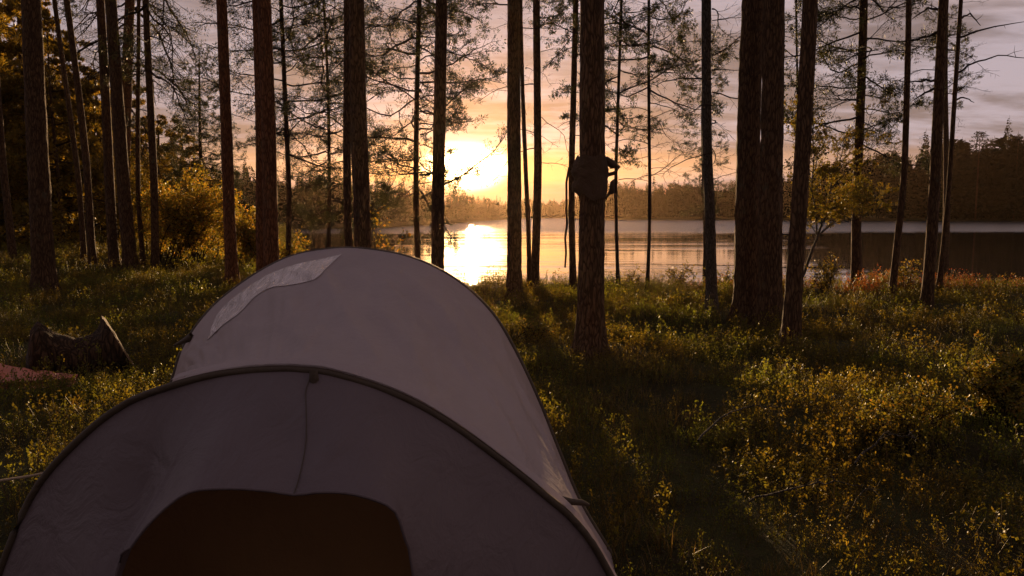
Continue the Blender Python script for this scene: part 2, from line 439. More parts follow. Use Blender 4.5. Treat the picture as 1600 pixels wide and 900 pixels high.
# label, kind, px at top edge of photo, px at base, py at base (or None), distance (or None), width px, height m, bark, spec
# spec: list of (limb kind, z low, z high, count, length low, length high, az filter)
TREES = [
 ('slim leaning pine cut by the left edge of the picture', -14, 20, None, 22, 12, 13, 'bark', []),
 ('thick dark pine trunk standing alone at far left, bark edge rim-lit', 50, 70, 458, None, 34, 17, 'bark', [('dead', 4.5, 9, 3, .5, .9)]),
 ('left one of two slim crossing pines near left edge', 90, 131, None, 22, 9, 15, 'bark', [('dead', 5, 9, 6, .5, 1.2), ('live', 6.5, 12, 16, .8, 1.5)]),
 ('right one of two slim crossing pines near left edge', 102, 144, None, 21, 12, 16, 'bark', [('live', 7, 13, 16, .8, 1.6)]),
 ('straight pine with a bright gap on its right, left of the leaning trunk', 154, 178, None, 20.5, 16, 17, 'bark', [('dead', 4, 8, 5, .5, 1.2)]),
 ('stout pine leaning left, its foot spread, in the left cluster', 171, 204, None, 20, 22, 17, 'bark', [('dead', 4, 8, 4, .5, 1.1)]),
 ('flaky reddish pine standing behind the left cluster of trunks', 204, 192, None, 31, 20, 18, 'bark_red', [('arc', 4.5, 12, 26, 2.2, 4.2), ('dead', 4, 9, 14, 1.2, 2.4), ('live', 9, 16, 20, 1.5, 2.5)]),
 ('thin straight pole of a pine between the leaning trunk and the golden bush', 212, 223, None, 21, 8, 12, 'bark', [('dead', 3.5, 8, 7, .6, 1.4)]),
 ('medium pine just left of the golden bush', 230, 241, None, 20, 13, 15, 'bark', [('dead', 3.4, 8, 10, .8, 1.8), ('arc', 5.0, 9, 10, 1.6, 2.8)]),
 ('reddish brown pine in front of the golden bush', 344, 363, 446, None, 20, 16, 'bark_red', [('dead', 3.2, 8, 6, .6, 1.1)]),
 ('pine half hidden behind the stouter trunk left of the tent top', 393, 408, None, 15.5, 17, 16, 'bark_red', [('dead', 3, 7, 6, .6, 1.2)]),
 ('stout reddish pine rising behind the left slope of the tent', 411, 423, None, 13, 25, 17, 'bark_red', [('dead', 4, 9, 4, .5, 1.0)]),
 ('slim pine between the stout red trunk and the tent top, needled branches', 442, 449, None, 19, 9, 13, 'bark', [('live', 3.0, 8.5, 40, 1.2, 2.4), ('dead', 2.6, 5, 6, .6, 1.2)]),
 ('very thin distant pine over the tent with tufted branches', 504, 514, None, 24, 7, 13, 'bark', [('live', 3.0, 11, 70, 1.1, 2.6), ('dead', 2.6, 5, 6, .7, 1.2)]),
 ('left trunk of the close pair right behind the tent top', 539, 546, None, 13.5, 14, 15, 'bark', [('dead', 3, 6, 4, .5, 1.0)]),
 ('thicker right trunk of the close pair behind the tent top', 559, 571, None, 11.5, 29, 17, 'bark', [('dead', 3.5, 7, 3, .4, .8)]),
 ('slim pine left of the trunk beside the sun, leafy tufts to both sides', 657, 654, None, 18, 10, 14, 'bark', [('live', 2.7, 9, 60, 1.2, 2.5)]),
 ('pine right beside the setting sun, rising over the tent shoulder', 688, 683, None, 13, 22, 16, 'bark', [('dead', 3.5, 8, 5, .5, 1.0), ('live', 4.2, 7, 6, .8, 1.3)]),
 ('pine just right of the sun glitter on the lake', 805, 803, 468, None, 24, 16, 'bark', [('live', 4.6, 8, 9, 1.0, 1.7), ('dead', 3, 6, 4, .5, .9)]),
 ('thin pole leaning into its neighbour right of the sun glitter', 820, 827, 456, None, 8, 13, 'bark', [('dead', 2.6, 6, 6, .4, .8)]),
 ('medium pine of the trio right of the sun glitter, bare side twigs', 841, 834, 460, None, 14, 15, 'bark', [('dead', 2.2, 6, 9, .7, 1.3), ('live', 5, 8, 6, .9, 1.4)]),
 ('pine hidden behind the thick trunk with the hung cloth', 896, 896, 458, None, 11, 15, 'bark', [('live', 4.4, 8, 8, .8, 1.4), ('dead', 2.8, 5, 5, .6, 1.1)]),
 ('thick pine trunk with a dark cloth hung around it', 927, 922, 556, None, 44, 17, 'bark', [('dead', 5, 9, 4, .5, .9)]),
 ('very thin pole right beside the thick trunk with the hung cloth', 968, 966, 456, None, 6, 12, 'twig', [('live', 2.7, 8, 26, .9, 1.8), ('dead', 2.2, 6, 18, .6, 1.3)]),
 ('very thin slightly curved pole alone in front of the open lake', 1019, 1011, 456, None, 6, 12, 'twig', [('dead', 2.2, 6, 34, .5, 1.2), ('live', 3.8, 8, 24, .8, 1.8)]),
 ('very thin pole touching the pale medium pine on its left', 1101, 1099, 452, None, 6, 11, 'twig', [('dead', 2.2, 6, 24, .6, 1.5), ('live', 3.4, 8, 20, .8, 1.7)]),
 ('medium pine with paler lower bark before the thick twin trunks', 1113, 1112, 491, None, 18, 15, 'bark_grey', [('dead', 2.0, 5.5, 16, .6, 1.4), ('live', 4.4, 7, 5, .8, 1.3)]),
 ('left trunk of the thick twin pines', 1179, 1166, 503, None, 40, 18, 'bark', [('dead', 3, 8, 4, .4, .8)]),
 ('right trunk of the thick twin pines', 1209, 1203, 516, None, 38, 18, 'bark', [('dead', 3.2, 8, 4, .4, .8)]),
 ('very thin pole between the twin pines and the near leaning pine', 1246, 1240, None, 19, 5, 12, 'twig', [('dead', 3, 7, 10, .5, 1.0), ('leafy', 4, 7, 10, .7, 1.3)]),
 ('near dark pine leaning right, its foot lowest on the grass', 1263, 1235, 538, None, 27, 17, 'bark', [('dead', 4, 8, 3, .4, .8)]),
 ('needled pine between the bushy sapling and the slim crooked pine', 1346, 1338, 449, None, 16, 14, 'bark', [('live', 2.9, 9, 46, 1.1, 2.2), ('dead', 2.4, 5, 6, .6, 1.2)]),
 ('slim crooked pine with broken stubs at right', 1416, 1393, 470, None, 11, 13, 'bark', [('dead', 2.2, 6, 7, .15, .4), ('dead', 4.0, 6, 3, .7, 1.2)]),
 ('front leaning trunk of the right-hand trio, long bare branches', 1478, 1447, 487, None, 18, 15, 'bark', [('dead', 3.2, 6.5, 9, .5, 1.2)]),
 ('straight middle trunk of the right-hand trio', 1482, 1475, 440, None, 12, 13, 'bark', [('dead', 3, 6, 5, .5, .9)]),
 ('thin leaning pole at the back of the right-hand trio', 1504, 1467, 452, None, 8, 13, 'bark', [('dead', 2.4, 6, 12, .3, .7)]),
]
def build_tree(i, row):
    lab, pt, pb, yb, dist, w, H, bk, spec = row
    if yb is not None: b = ground_at(pb, yb)
    else:
        b = at(pb, 400, dist); b.z = gh(b.x, b.y)
    q = at(pt, 0, b.y)
    q = b + (q-b)*(H/(q.z-b.z))
    ax = np.array(q-b)
    r0 = w*b.y/FPX/2*0.95; r1 = r0*0.45
    root = empty('pine_tree', b); tag(root, lab, 'pine tree')
    g = Geo(); 
    near = w > 18
    trunk_mesh(g, (0, 0, 0), ax, r0, r1, 110 if near else 60, 26 if near else 12, seed=i, bend=0.035 if near else 0.08,
               rough=0.085 if near else 0.06, flare=0.55)
    g.build('trunk', M[bk], root, True)
    rng = np.random.default_rng(100+i)
    wood = Geo(); fol = Geo()
    def limbs(kind, z0, z1, n, l0, l1):
        for k in range(n):
            z = z0 + (z1-z0)*((k+rng.random())/n); 
            if z > H*0.98: continue
            p = ax*(z/H); az = k*2.4 + rng.uniform(-.5, .5)
            L = rng.uniform(l0, l1); pit = {'live': 0.05, 'dead': 0.15, 'arc': -0.35, 'dense': 0, 'leafy': 0.4}.get(kind, 0)
            place_limb(wood, fol, kind, rng, p, az, L, pit + rng.uniform(-.45, .4))
    for s in spec: limbs(*s)
    if near: limbs('dead', 1.0, 6.0, 12, .07, .3)
    elif w > 8: limbs('dead', 1.2, 5, 7, .06, .25)
    limbs('live', max(8.5, H*0.6), H, 26, .9, 1.7)
    wood.build('branches', M['twig'], root)
    if fol.k: fol.build('crown', M['needle'], root)
    return root, b, ax
ROOTS = {}
for i, row in enumerate(TREES):
    ROOTS[row[0]] = build_tree(i, row)

# long bare branches of the right-hand trio
def long_branch(key, specs):
    root, b, ax = ROOTS[key]
    rng = np.random.default_rng(77)
    for pts in specs:
        g = Geo()
        P = [np.array(at(x, y, b.y + dy) - b) for x, y, dy in pts]
        # densify
        Q = []
        for a, c in zip(P, P[1:]):
            for s in range(4): Q.append(a + (c-a)*s/4 + rng.normal(0, 0.008, 3))
        Q.append(P[-1]); n = len(Q)
        tube(g, Q, [0.022*(1-0.85*k/(n-1))+0.003 for k in range(n)], 5, cap=False)
        for k in range(n-2):
            if rng.random() < 0.6:
                d = rng.normal(0, 1, 3); d[2] = abs(d[2])*rng.choice([1, -.6]); d /= np.linalg.norm(d); l = rng.uniform(.06, .3)
                tube(g, [Q[k], Q[k]+d*l*.5, Q[k]+d*l+rng.normal(0, .03, 3)], [0.007, .005, .002], 4, cap=False)
        g.build('dead_limb', M['twig'], root)
long_branch('front leaning trunk of the right-hand trio, long bare branches', [
    [(1470, 125, 0), (1440, 126, .1), (1405, 127, .2)], [(1468, 135, 0), (1445, 145, -.1), (1425, 158, -.1)],
    [(1470, 48, 0), (1445, 58, .1), (1420, 66, .2)], [(1476, 18, 0), (1450, 12, .1), (1425, 30, .1)]])
long_branch('thin leaning pole at the back of the right-hand trio', [
    [(1492, 118, 0), (1520, 98, .1), (1560, 86, .3), (1612, 92, .5)], [(1494, 60, 0), (1540, 44, -.1), (1600, 34, -.2)],
    [(1490, 158, 0), (1505, 152, .1), (1522, 160, .2)], [(1488, 148, 0), (1510, 132, 0)], [(1499, 30, 0), (1515, 22, .1), (1532, 40, .2)]])

# ------------------------------------------------------------------ other trees
def generic_tree(name, label, cat, px, dist, H, w, bk, leafm, spec, seed, group=None, lean=0.0, top=None):
    b = at(px, 350, dist); b.z = gh(b.x, b.y)
    root = empty(name, b); tag(root, label, cat, group)
    rng = np.random.default_rng(seed)
    ax = np.array([lean*H, 0, H]); g = Geo(); r0 = w*dist/FPX/2
    trunk_mesh(g, (0, 0, 0), ax, r0, r0*0.15, 30, 10, seed=seed, bend=0.06, flare=0.2); g.build('trunk', bk, root, True)
    wood = Geo(); fol = Geo()
    for kind, z0, z1, n, l0, l1 in spec:
        for k in range(n):
            u = (k+rng.random())/n; z = z0 + (z1-z0)*u
            place_limb(wood, fol, kind, rng, ax*(z/H), k*2.4+rng.uniform(-.6, .6), l0 + (l1-l0)*(1-u)*rng.uniform(.8, 1.15), rng.uniform(-.15, .35))
    wood.build('branches', M['twig'], root); fol.build('crown', leafm, root)
    return root
generic_tree('young_pine', 'small young pine standing behind the golden bush', 'pine tree', 320, 34, 8.2, 9, M['bark'], M['needle'],
             [('live', 1.5, 8.2, 90, .5, 2.2)], 301)
bg = [(-60, 26, 12), (8, 30, 13), (48, 36, 14), (92, 27, 7.5), (128, 38, 9.5), (162, 32, 7), (200, 42, 9), (20, 44, 17), (-30, 52, 18), (75, 52, 16),
      (252, 44, 6.5), (290, 50, 7), (-140, 28, 14), (-110, 44, 18), (172, 52, 9.5), (112, 30, 6)]
for k, (px, d, H) in enumerate(bg):
    generic_tree('dense_tree', 'dense leafy tree in the shaded wood behind the left trunks', 'tree', px, d, H, 9, M['bark'], M['leaf_bg'],
                 [('dense', 0.5, H, int(4.2*H), .6, 3.0)], 400+k, 'trees filling the wood behind the left trunks')

# ------------------------------------------------------------------ bushes
def bush(name, label, cat, base, Wd, H, n, leafm, seed, stems=14, ll=0.07, lw=0.045, group=None, twig='twig', fill=1.0):
    """stems fan up from the base, side shoots carry leaves"""
    root = empty(name, base); tag(root, label, cat, group)
    rng = np.random.default_rng(seed); wood = Geo(); Ps = []; Ds = []
    for s in range(stems):
        a = rng.uniform(0, 6.28); out = rng.uniform(0.1, 1)**0.7*Wd/2; h = H*rng.uniform(.55, 1)*(1-0.35*(out/(Wd/2))**2)
        p = np.array([rng.normal(0, Wd*.14), rng.normal(0, Wd*.10), -0.05]); tip = np.array([math.cos(a)*out, math.sin(a)*out*.6, h])
        N = 6; pts = [p + (tip-p)*(k/N) + np.array([0, 0, 0.12*H*math.sin(math.pi*k/N)]) + rng.normal(0, .015*H, 3)*(k > 0) for k in range(N+1)]
        tube(wood, pts, [0.012*H**.5*(1-.8*k/N) for k in range(N+1)], 4, cap=False)
        for k in range(10):
            u = rng.uniform(.2, 1); i = min(N-1, int(u*N)); q = pts[i] + (pts[i+1]-pts[i])*(u*N-i)
            d = rng.normal(0, 1, 3)+np.array([0, 0, .5]); d /= np.linalg.norm(d); l = H*rng.uniform(.08, .26); e = q + d*l
            tube(wood, [q, q+d*l*.5+rng.normal(0, .01*H, 3), e], [.005*H**.5, .004*H**.5, .0015], 4, cap=False)
            m = max(3, int(n/(stems*10)))
            for t in range(m):
                f = rng.uniform(.1, 1.1); Ps.append(q + d*l*f + rng.normal(0, .025*H, 3)*fill); Ds.append(d)
    g = Geo(); clump(g, np.array(Ps), np.array(Ds), 1, ll, lw, rng, 1.1)
    wood.build('stems', M[twig], root); g.build('foliage', leafm, root)
    return root
def gbase(px, dist): 
    b = at(px, 400, dist); b.z = gh(b.x, b.y); return b
bush('golden_bush', 'tall golden backlit bush left of the reddish pine', 'bush', gbase(298, 21.5), 3.3, 2.6, 18000, M['leaf_gold'], 1, 30)
bush('golden_bush', 'golden bush between the reddish pine and the stout trunk behind the tent', 'bush', gbase(390, 20.5), 1.5, 2.0, 6500, M['leaf_gold'], 2, 18)
bush('golden_bush', 'low golden bush under the left trunk cluster', 'bush', gbase(262, 23), 2.0, 1.9, 5000, M['leaf_olive'], 3, 18)
bush('golden_bush', 'small golden sapling peeping over the tent by the slim pine', 'bush', gbase(452, 19), 1.0, 1.15, 800, M['leaf_gold'], 4, 9)
bush('golden_bush', 'small backlit bush at the water edge behind the tent shoulder', 'bush', gbase(606, 17.2), 1.0, 1.0, 800, M['leaf_gold'], 5, 10)
bush('leafy_sapling', 'thin leafy shoots growing beside the close pair of trunks behind the tent', 'sapling', gbase(596, 15), .8, 2.35, 260, M['leaf_gold'], 6, 4)
bush('shore_shrub', 'loose green shrub at the lake edge between the two thinnest poles and pale pine', 'shrub', gbase(1065, 16.6), 1.0, .62, 420, M['leaf_olive'], 7, 14, .06, .03)
bush('shore_shrub', 'small sprig shrub at the lake edge between two very thin poles', 'shrub', gbase(990, 16.4), .5, .5, 110, M['leaf_olive'], 8, 6, .05, .03)
bush('shore_shrub', 'olive shrub at the foot of the near leaning pine by the lake', 'shrub', gbase(1290, 15), 1.0, .75, 900, M['leaf_olive'], 9, 16, .05, .028)
bush('shore_shrub', 'yellow green shrub at the lake edge beside the slim crooked pine', 'shrub', gbase(1418, 16.0), .8, .7, 500, M['leaf_olive'], 10, 12, .05, .03)
bush('shore_shrub', 'dark sprigs at the lake edge left of the thick twin pines', 'shrub', gbase(1130, 15.6), .9, .6, 300, M['leaf_olive'], 11, 12, .05, .03)
bush('low_shrub', 'sunlit golden green shrub at the right edge of the clearing', 'shrub', gbase(1580, 5.6), .8, .62, 7500, M['leaf_mix'], 12, 22, .026, .015)
bush('low_shrub', 'wispy olive shrub in the right foreground, left of the sunlit one', 'shrub', gbase(1440, 5.2), .9, .45, 4000, M['leaf_mix'], 13, 20, .024, .013)
bush('low_shrub', 'low leafy tuft shrub beside the tent shoulder in the sun glow', 'shrub', gbase(835, 9.3), .7, .30, 1300, M['leaf_mix'], 14, 20, .03, .012)
bush('low_shrub', 'low leafy tuft shrub right of the thick trunk foot', 'shrub', gbase(975, 9.4), .6, .25, 900, M['leaf_mix'], 15, 16, .03, .012)

def rowan():
    b = gbase(1268, 15.6); root = empty('leafy_sapling', b); tag(root, 'forked leafy sapling with thin bare stems between the leaning and needled pines', 'sapling')
    rng = np.random.default_rng(8); wood = Geo(); fol = Geo(); Y = b.y
    def br(pts, r0, r1):
        P = [np.array(at(x, y, Y+dy)-b) for x, y, dy in pts]; Q = []
        for a, c in zip(P, P[1:]):
            for s in range(4): Q.append(a + (c-a)*s/4 + rng.normal(0, .006, 3))
        Q.append(P[-1]); n = len(Q); tube(wood, Q, [r0+(r1-r0)*k/(n-1) for k in range(n)], 6, cap=False); return Q
    stems = [br([(1240, 470, 0), (1262, 410, 0), (1277, 370, 0), (1290, 330, .1), (1300, 285, .2), (1318, 230, .3)], .035, .008),
             br([(1277, 372, 0), (1275, 330, -.1), (1268, 300, -.1), (1272, 240, -.2), (1270, 180, -.3)], .018, .006),
             br([(1282, 365, 0), (1310, 340, .1), (1340, 325, .3), (1375, 310, .5)], .014, .004),
             br([(1278, 368, 0), (1300, 350, -.2), (1330, 345, -.3), (1350, 338, -.4)], .010, .003),
             br([(1268, 300, 0), (1255, 270, .2), (1250, 230, .4)], .01, .004), br([(1296, 300, 0), (1330, 260, .2), (1370, 225, .5)], .012, .004),
             br([(1304, 270, 0), (1345, 240, -.2), (1360, 180, -.4)], .010, .004)]
    for Q in stems:
        for k in range(8, len(Q)):
            for s in range(5):
                a = rng.uniform(0, 6.28)
                place_limb(wood, fol, 'leafy', rng, Q[k], a, rng.uniform(.3, .8), rng.uniform(-.1, .8)) if s < 3 else None
    wood.build('stems', M['bark_grey'], root); fol.build('foliage', M['leaf_mix'], root)
rowan()

# ------------------------------------------------------------------ far woods across the lake
def conifer_variant(rng, H, pine=False, nb=230):
    """whole tree of ragged quads, unit metres"""
    P = []; D = []; L = []
    for k in range(nb):
        u = rng.random()**0.8
        z = H*(0.06 + 0.94*u) if not pine else H*(0.35+0.65*u)
        r = (H*0.15*(1-u)**0.85 + 0.012*H) if not pine else H*0.20*math.sqrt(max(0.02, 1-(2*u-0.9)**2*0.8))
        a = rng.uniform(0, 6.28); f = rng.uniform(.0, .7)
        P.append([math.cos(a)*r*f, math.sin(a)*r*f, z]); D.append([math.cos(a), math.sin(a), rng.uniform(-.55, .1) if not pine else rng.uniform(-.1, .6)]); L.append(r*rng.uniform(.45, .8)+.02*H)
    P = np.array(P); D = unit(np.array(D)); S = unit(np.cross(D, rng.normal(0, 1, D.shape)))
    V, F = rhombi(P, D, S, np.array(L), np.array(L)*rng.uniform(.35, .7, len(L)))
    # spire
    g = Geo(); g.add(V, F)
    tube(g, [(0, 0, -.5), (0, 0, H*.5), (0, 0, H*1.03)], [H*.012, H*.007, H*.001], 4, cap=False)
    return g.arr()
def far_woods():
    rng = np.random.default_rng(9)
    VAR = [conifer_variant(rng, 1.0, False) for _ in range(6)] + [conifer_variant(rng, 1.0, True) for _ in range(4)]
    # (px, height wanted in metres, rise of ground) piecewise
    HT = [(-400, 11), (150, 10), (300, 9), (450, 8.3), (600, 7.4), (700, 7.2), (790, 6.4), (885, 6.6), (905, 10.0), (960, 11.3), (1150, 11.5), (1240, 15.5), (1330, 18), (1420, 20), (1520, 23), (1700, 25)]
    def ht(p):
        for (a, ha), (b_, hb) in zip(HT, HT[1:]):
            if p <= b_: return ha + (hb-ha)*(p-a)/(b_-a)
        return HT[-1][1]
    for nm, lab, p0, p1, n in (('far_wood', 'dark far wood along the lake shore left of the sun', -300, 760, 1100), ('far_wood', 'low far wood across the middle of the lake', 760, 1200, 800),
                          ('far_wood', 'tall dark wood across the lake at right', 1200, 1800, 900)):
        g = Geo()
        for k in range(n):
            px = rng.uniform(p0, p1); row = rng.random()**1.2*36
            x1 = (px-800)/FPX; d = far_r(x1*100, 100) + 4.5 + row
            x = x1*d; h = ht(px)*(rng.uniform(.55, .84) if rng.random() < .85 else rng.uniform(.84, 1.0))*(1 + 0.15*mn.noise(Vector((px*.03, 0, 0)))) * (1+(d/(d-row)-1)*.3)
            if row < 4: h *= .8
            v, f = VAR[rng.integers(10)] if rng.random() < .3 else VAR[rng.integers(6)]
            a = rng.uniform(0, 6.28); c, s = math.cos(a), math.sin(a); A = np.array([[c, -s, 0], [s, c, 0], [0, 0, 1]])
            spire = rng.random() < .22
            if spire: h *= rng.uniform(1.08, 1.3); v, f = VAR[rng.integers(6)]
            k2 = h*np.array([rng.uniform(.5, .75) if spire else rng.uniform(.9, 1.4)]*2+[1.0])
            g.add((v*k2)@A.T + np.array([x, d, gh(x, d)]), f)
        o = g.build(nm, M['far']); tag(o, lab, 'wood', kind='stuff')
    for px, yt, lab, sd, w in ((1462, 226, 'small round-topped pine standing above the far wood, left of the tallest', 3, 9), (1524, 207, 'tallest flat-crowned pine above the far wood at right', 6, 10), (1584, 214, 'round-crowned pine above the far wood near the right edge', 8, 9)):
        d = 214; b = at(px, 340, d); b.z = gh(b.x, b.y); H = at(px, yt, d).z - b.z
        root = empty('far_pine', b); tag(root, lab, 'pine tree')
        rg = np.random.default_rng(sd); g = Geo(); tube(g, [(0, 0, -.3), (0, 0, H*.6), (0, 0, H)], [.25, .18, .05], 6, cap=False); g.build('trunk', M['bark'], root)
        P = []; D = []
        for k in range(420):
            lay = rg.choice([.70, .78, .85, .9, .95, .99]); a = rg.uniform(0, 6.28); rr = rg.uniform(0.1, 1)*H*.11*(1.25-abs(lay-.86)*5.5)
            P.append([math.cos(a)*rr, math.sin(a)*rr, H*lay + rg.normal(0, .22)]); D.append([math.cos(a), math.sin(a), .25])
        f = Geo(); clump(f, np.array(P), np.array(D), 2, .55, .22, rg, .5); f.build('crown', M['far'], root)
far_woods()

# ------------------------------------------------------------------ tent
def fabric(name, col, rough=0.55, trans=0.0, fine=1.0, spec=0.4, dirt=0.12):
    m, t = new_mat(name); tc = t.node('ShaderNodeTexCoord'); o = tc.outputs['Object']
    n1 = t.noise(o, 3.0, 4, 0.6, 0.4); n2 = t.m('ADD', t.noise(t.scl(o, (9, 4, 9)), 1.0, 5, 0.6, 0.8), t.m('MULTIPLY', t.noise(t.scl(o, (34, 9, 20)), 1.0, 3, 0.6, 1.5), 0.12))
    c = t.mix(t.m('MULTIPLY', t.ss(n1, 0.35, 0.7), dirt*2), col, tuple(k*0.72 for k in col))
    h = t.m('ADD', t.m('MULTIPLY', n2, fine), t.m('MULTIPLY', t.noise(o, 70, 2), 0.04))
    p = principled(t, c, rough, h, 0.5, 0.025, spec)
    if trans:
        tr = t.node('ShaderNodeBsdfTranslucent'); t.l.new(c, tr.inputs[0]); ms = t.node('ShaderNodeMixShader'); ms.inputs[0].default_value = trans
        t.l.new(p.outputs[0], ms.inputs[1]); t.l.new(tr.outputs[0], ms.inputs[2]); t.l.new(ms.outputs[0], t.out.inputs[0])
    else: t.l.new(p.outputs[0], t.out.inputs[0])
    return m
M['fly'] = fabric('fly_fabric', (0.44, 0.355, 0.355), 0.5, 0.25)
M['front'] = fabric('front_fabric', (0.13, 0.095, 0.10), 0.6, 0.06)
M['sleeve'] = fabric('sleeve_fabric', (0.07, 0.048, 0.03), 0.7)
M['inner'] = fabric('inner_fabric', (0.34, 0.19, 0.08), 0.85)
M['cord'] = fabric('cord', (0.35, 0.25, 0.16), 0.8)
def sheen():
    m, t = new_mat('sheen_paint'); tc = t.node('ShaderNodeTexCoord'); o = tc.outputs['Object']
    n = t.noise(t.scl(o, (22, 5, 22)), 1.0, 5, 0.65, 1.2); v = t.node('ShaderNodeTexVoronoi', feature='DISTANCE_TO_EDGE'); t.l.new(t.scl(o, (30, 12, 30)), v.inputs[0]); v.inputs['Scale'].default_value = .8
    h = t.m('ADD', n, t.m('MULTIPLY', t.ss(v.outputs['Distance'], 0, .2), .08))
    p = principled(t, (0.92, 0.80, 0.78), 0.25, h, 1.0, 0.05, 0.9); p.inputs['Metallic'].default_value = 0.15  # pale base colour stands for light catching the fly fabric
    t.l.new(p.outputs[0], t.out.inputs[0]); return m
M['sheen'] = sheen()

def resample(P, n):
    P = np.array([list(p) for p in P], dtype=float)
    # Catmull-Rom then arc length
    Q = []
    E = np.vstack([2*P[0]-P[1], P, 2*P[-1]-P[-2]])
    for i in range(1, len(E)-2):
        a, b, c, d = E[i-1], E[i], E[i+1], E[i+2]
        for s in range(10):
            u = s/10; Q.append(.5*((2*b)+(-a+c)*u+(2*a-5*b+4*c-d)*u*u+(-a+3*b-3*c+d)*u**3))
    Q.append(P[-1]); Q = np.array(Q)
    s = np.concatenate([[0], np.cumsum(np.linalg.norm(np.diff(Q, axis=0), axis=1))]); T = np.linspace(0, s[-1], n)
    return np.stack([np.interp(T, s, Q[:, k]) for k in range(3)], 1)
YF, YM, YO = 1.9, 3.6, 1.58
def traced(px, Y): return [at(x, y, Y) for x, y in px]
NT_ = 241
def segres(segs, ns):
    """resample a hoop through anchors so both hoops share their parameter"""
    allp = [p for sg in segs for p in sg]
    out = []
    full = resample(allp, 2001)
    idx = [0]
    k = 0
    for sg in segs[:-1]:
        k += len(sg); a = np.array(list(allp[k-1])); idx.append(int(np.argmin(np.linalg.norm(full-a, axis=1))))
    idx.append(2000)
    for (i0, i1), n in zip(zip(idx, idx[1:]), ns):
        T = np.linspace(i0, i1, n+1)[:-1]
        out.append(np.stack([np.interp(T, np.arange(2001), full[:, c]) for c in range(3)], 1))
    out.append(full[-1:]); return np.vstack(out)
SEG = [56, 80, 104]
FH = segres([[Vector((-1.50, YF, -.02)), Vector((-1.42, YF, .32))] + traced([(0, 897), (55, 765), (125, 683), (195, 628), (265, 600)], YF),
             traced([(345, 580), (430, 573), (470, 574)], YF),
             traced([(520, 580), (620, 612), (700, 655), (780, 712), (850, 768), (900, 812), (946, 880)], YF) + [Vector((.40, YF, .38)), Vector((.52, YF, -.02))]], SEG)
MH = segres([[Vector((-1.86, YM, -.02)), Vector((-1.76, YM, .40))] + traced([(266, 604)], YM),
             traced([(288, 540), (330, 482), (390, 434), (450, 402), (505, 390), (560, 388)], YM),
             traced([(640, 402), (710, 436), (765, 486), (802, 545), (840, 625), (872, 705), (906, 785)], YM) + [Vector((.47, YM, -.02))]], SEG)
RH = MH.copy(); RH[:, 1] = 5.3; RH[:, 0] = -0.72 + (MH[:, 0]+0.72)*0.72; RH[:, 2] = MH[:, 2]*0.5
def loft(A, B, n, sag, seed, wr=0.006, cen=(-0.6, 0.2)):
    V = np.zeros((n+1, NT_, 3)); 
    for j in range(n+1):
        v = j/n; row = A*(1-v)+B*v
        c = np.array([cen[0], 0, cen[1]]); d = row - c; d[:, 1] = 0; dl = unit(d)
        for i in range(NT_):
            q = row[i]; w = mn.noise(Vector((i*0.10+seed, v*2.0, seed)))*wr*2 + mn.noise(Vector((i*0.35+v*3+seed, v*3.5, seed+5)))*wr
            k = -sag*math.sin(math.pi*v) + w*math.sin(math.pi*min(1, v*1.1+.02))
            ph = i*0.16 + v*7.0                        # slanting tension folds
            k += 0.008*math.sin(ph*2.1 + 3*mn.noise(Vector((i*.03, v*1.5, 4))))*math.sin(math.pi*v)*(0.35 + 0.65*abs(mn.noise(Vector((i*.02, v, 8)))*2))
            k += 0.016*max(0, 1-abs(mn.noise(Vector((i*.045+v*2.2, v*1.1-i*.01, seed+2))))*9)*math.sin(math.pi*v)
            V[j, i] = q + dl[i]*k
    F = [(j*NT_+i, j*NT_+i+1, (j+1)*NT_+i+1, (j+1)*NT_+i) for j in range(n) for i in range(NT_-1)]
    return V.reshape(-1, 3), np.array(F)
tent = empty('tent', (-0.5, 1.9, 0)); tag(tent, 'grey lilac tunnel tent pitched in the foreground with its front opening towards us', 'tent')
OFF = np.array([-0.5, 1.9, 0])
V1, F1 = loft(FH, MH, 40, 0.030, 1.0, 0.010)
fly_bvh = BVHTree.FromPolygons([Vector(v) for v in V1], [tuple(int(k) for k in f) for f in F1])
mesh_np('fly', V1-OFF, F1, M['fly'], tent, True)
V2, F2 = loft(MH, RH, 20, 0.03, 2.0)
# rear cap
mesh_np('rear_fly', V2-OFF, F2, M['fly'], tent, True)
capc = np.array([-0.72, 5.9, 0.0]); CV = np.vstack([RH, RH*0.35+capc*0.65, np.tile(capc, (1, 1))]); 
CF = [(i, i+1, NT_+i+1, NT_+i) for i in range(NT_-1)] + [(NT_+i, NT_+i+1, 2*NT_, 2*NT_) for i in range(0)]
mesh_np('rear_panel', CV-OFF, CF, M['fly'], tent, True)

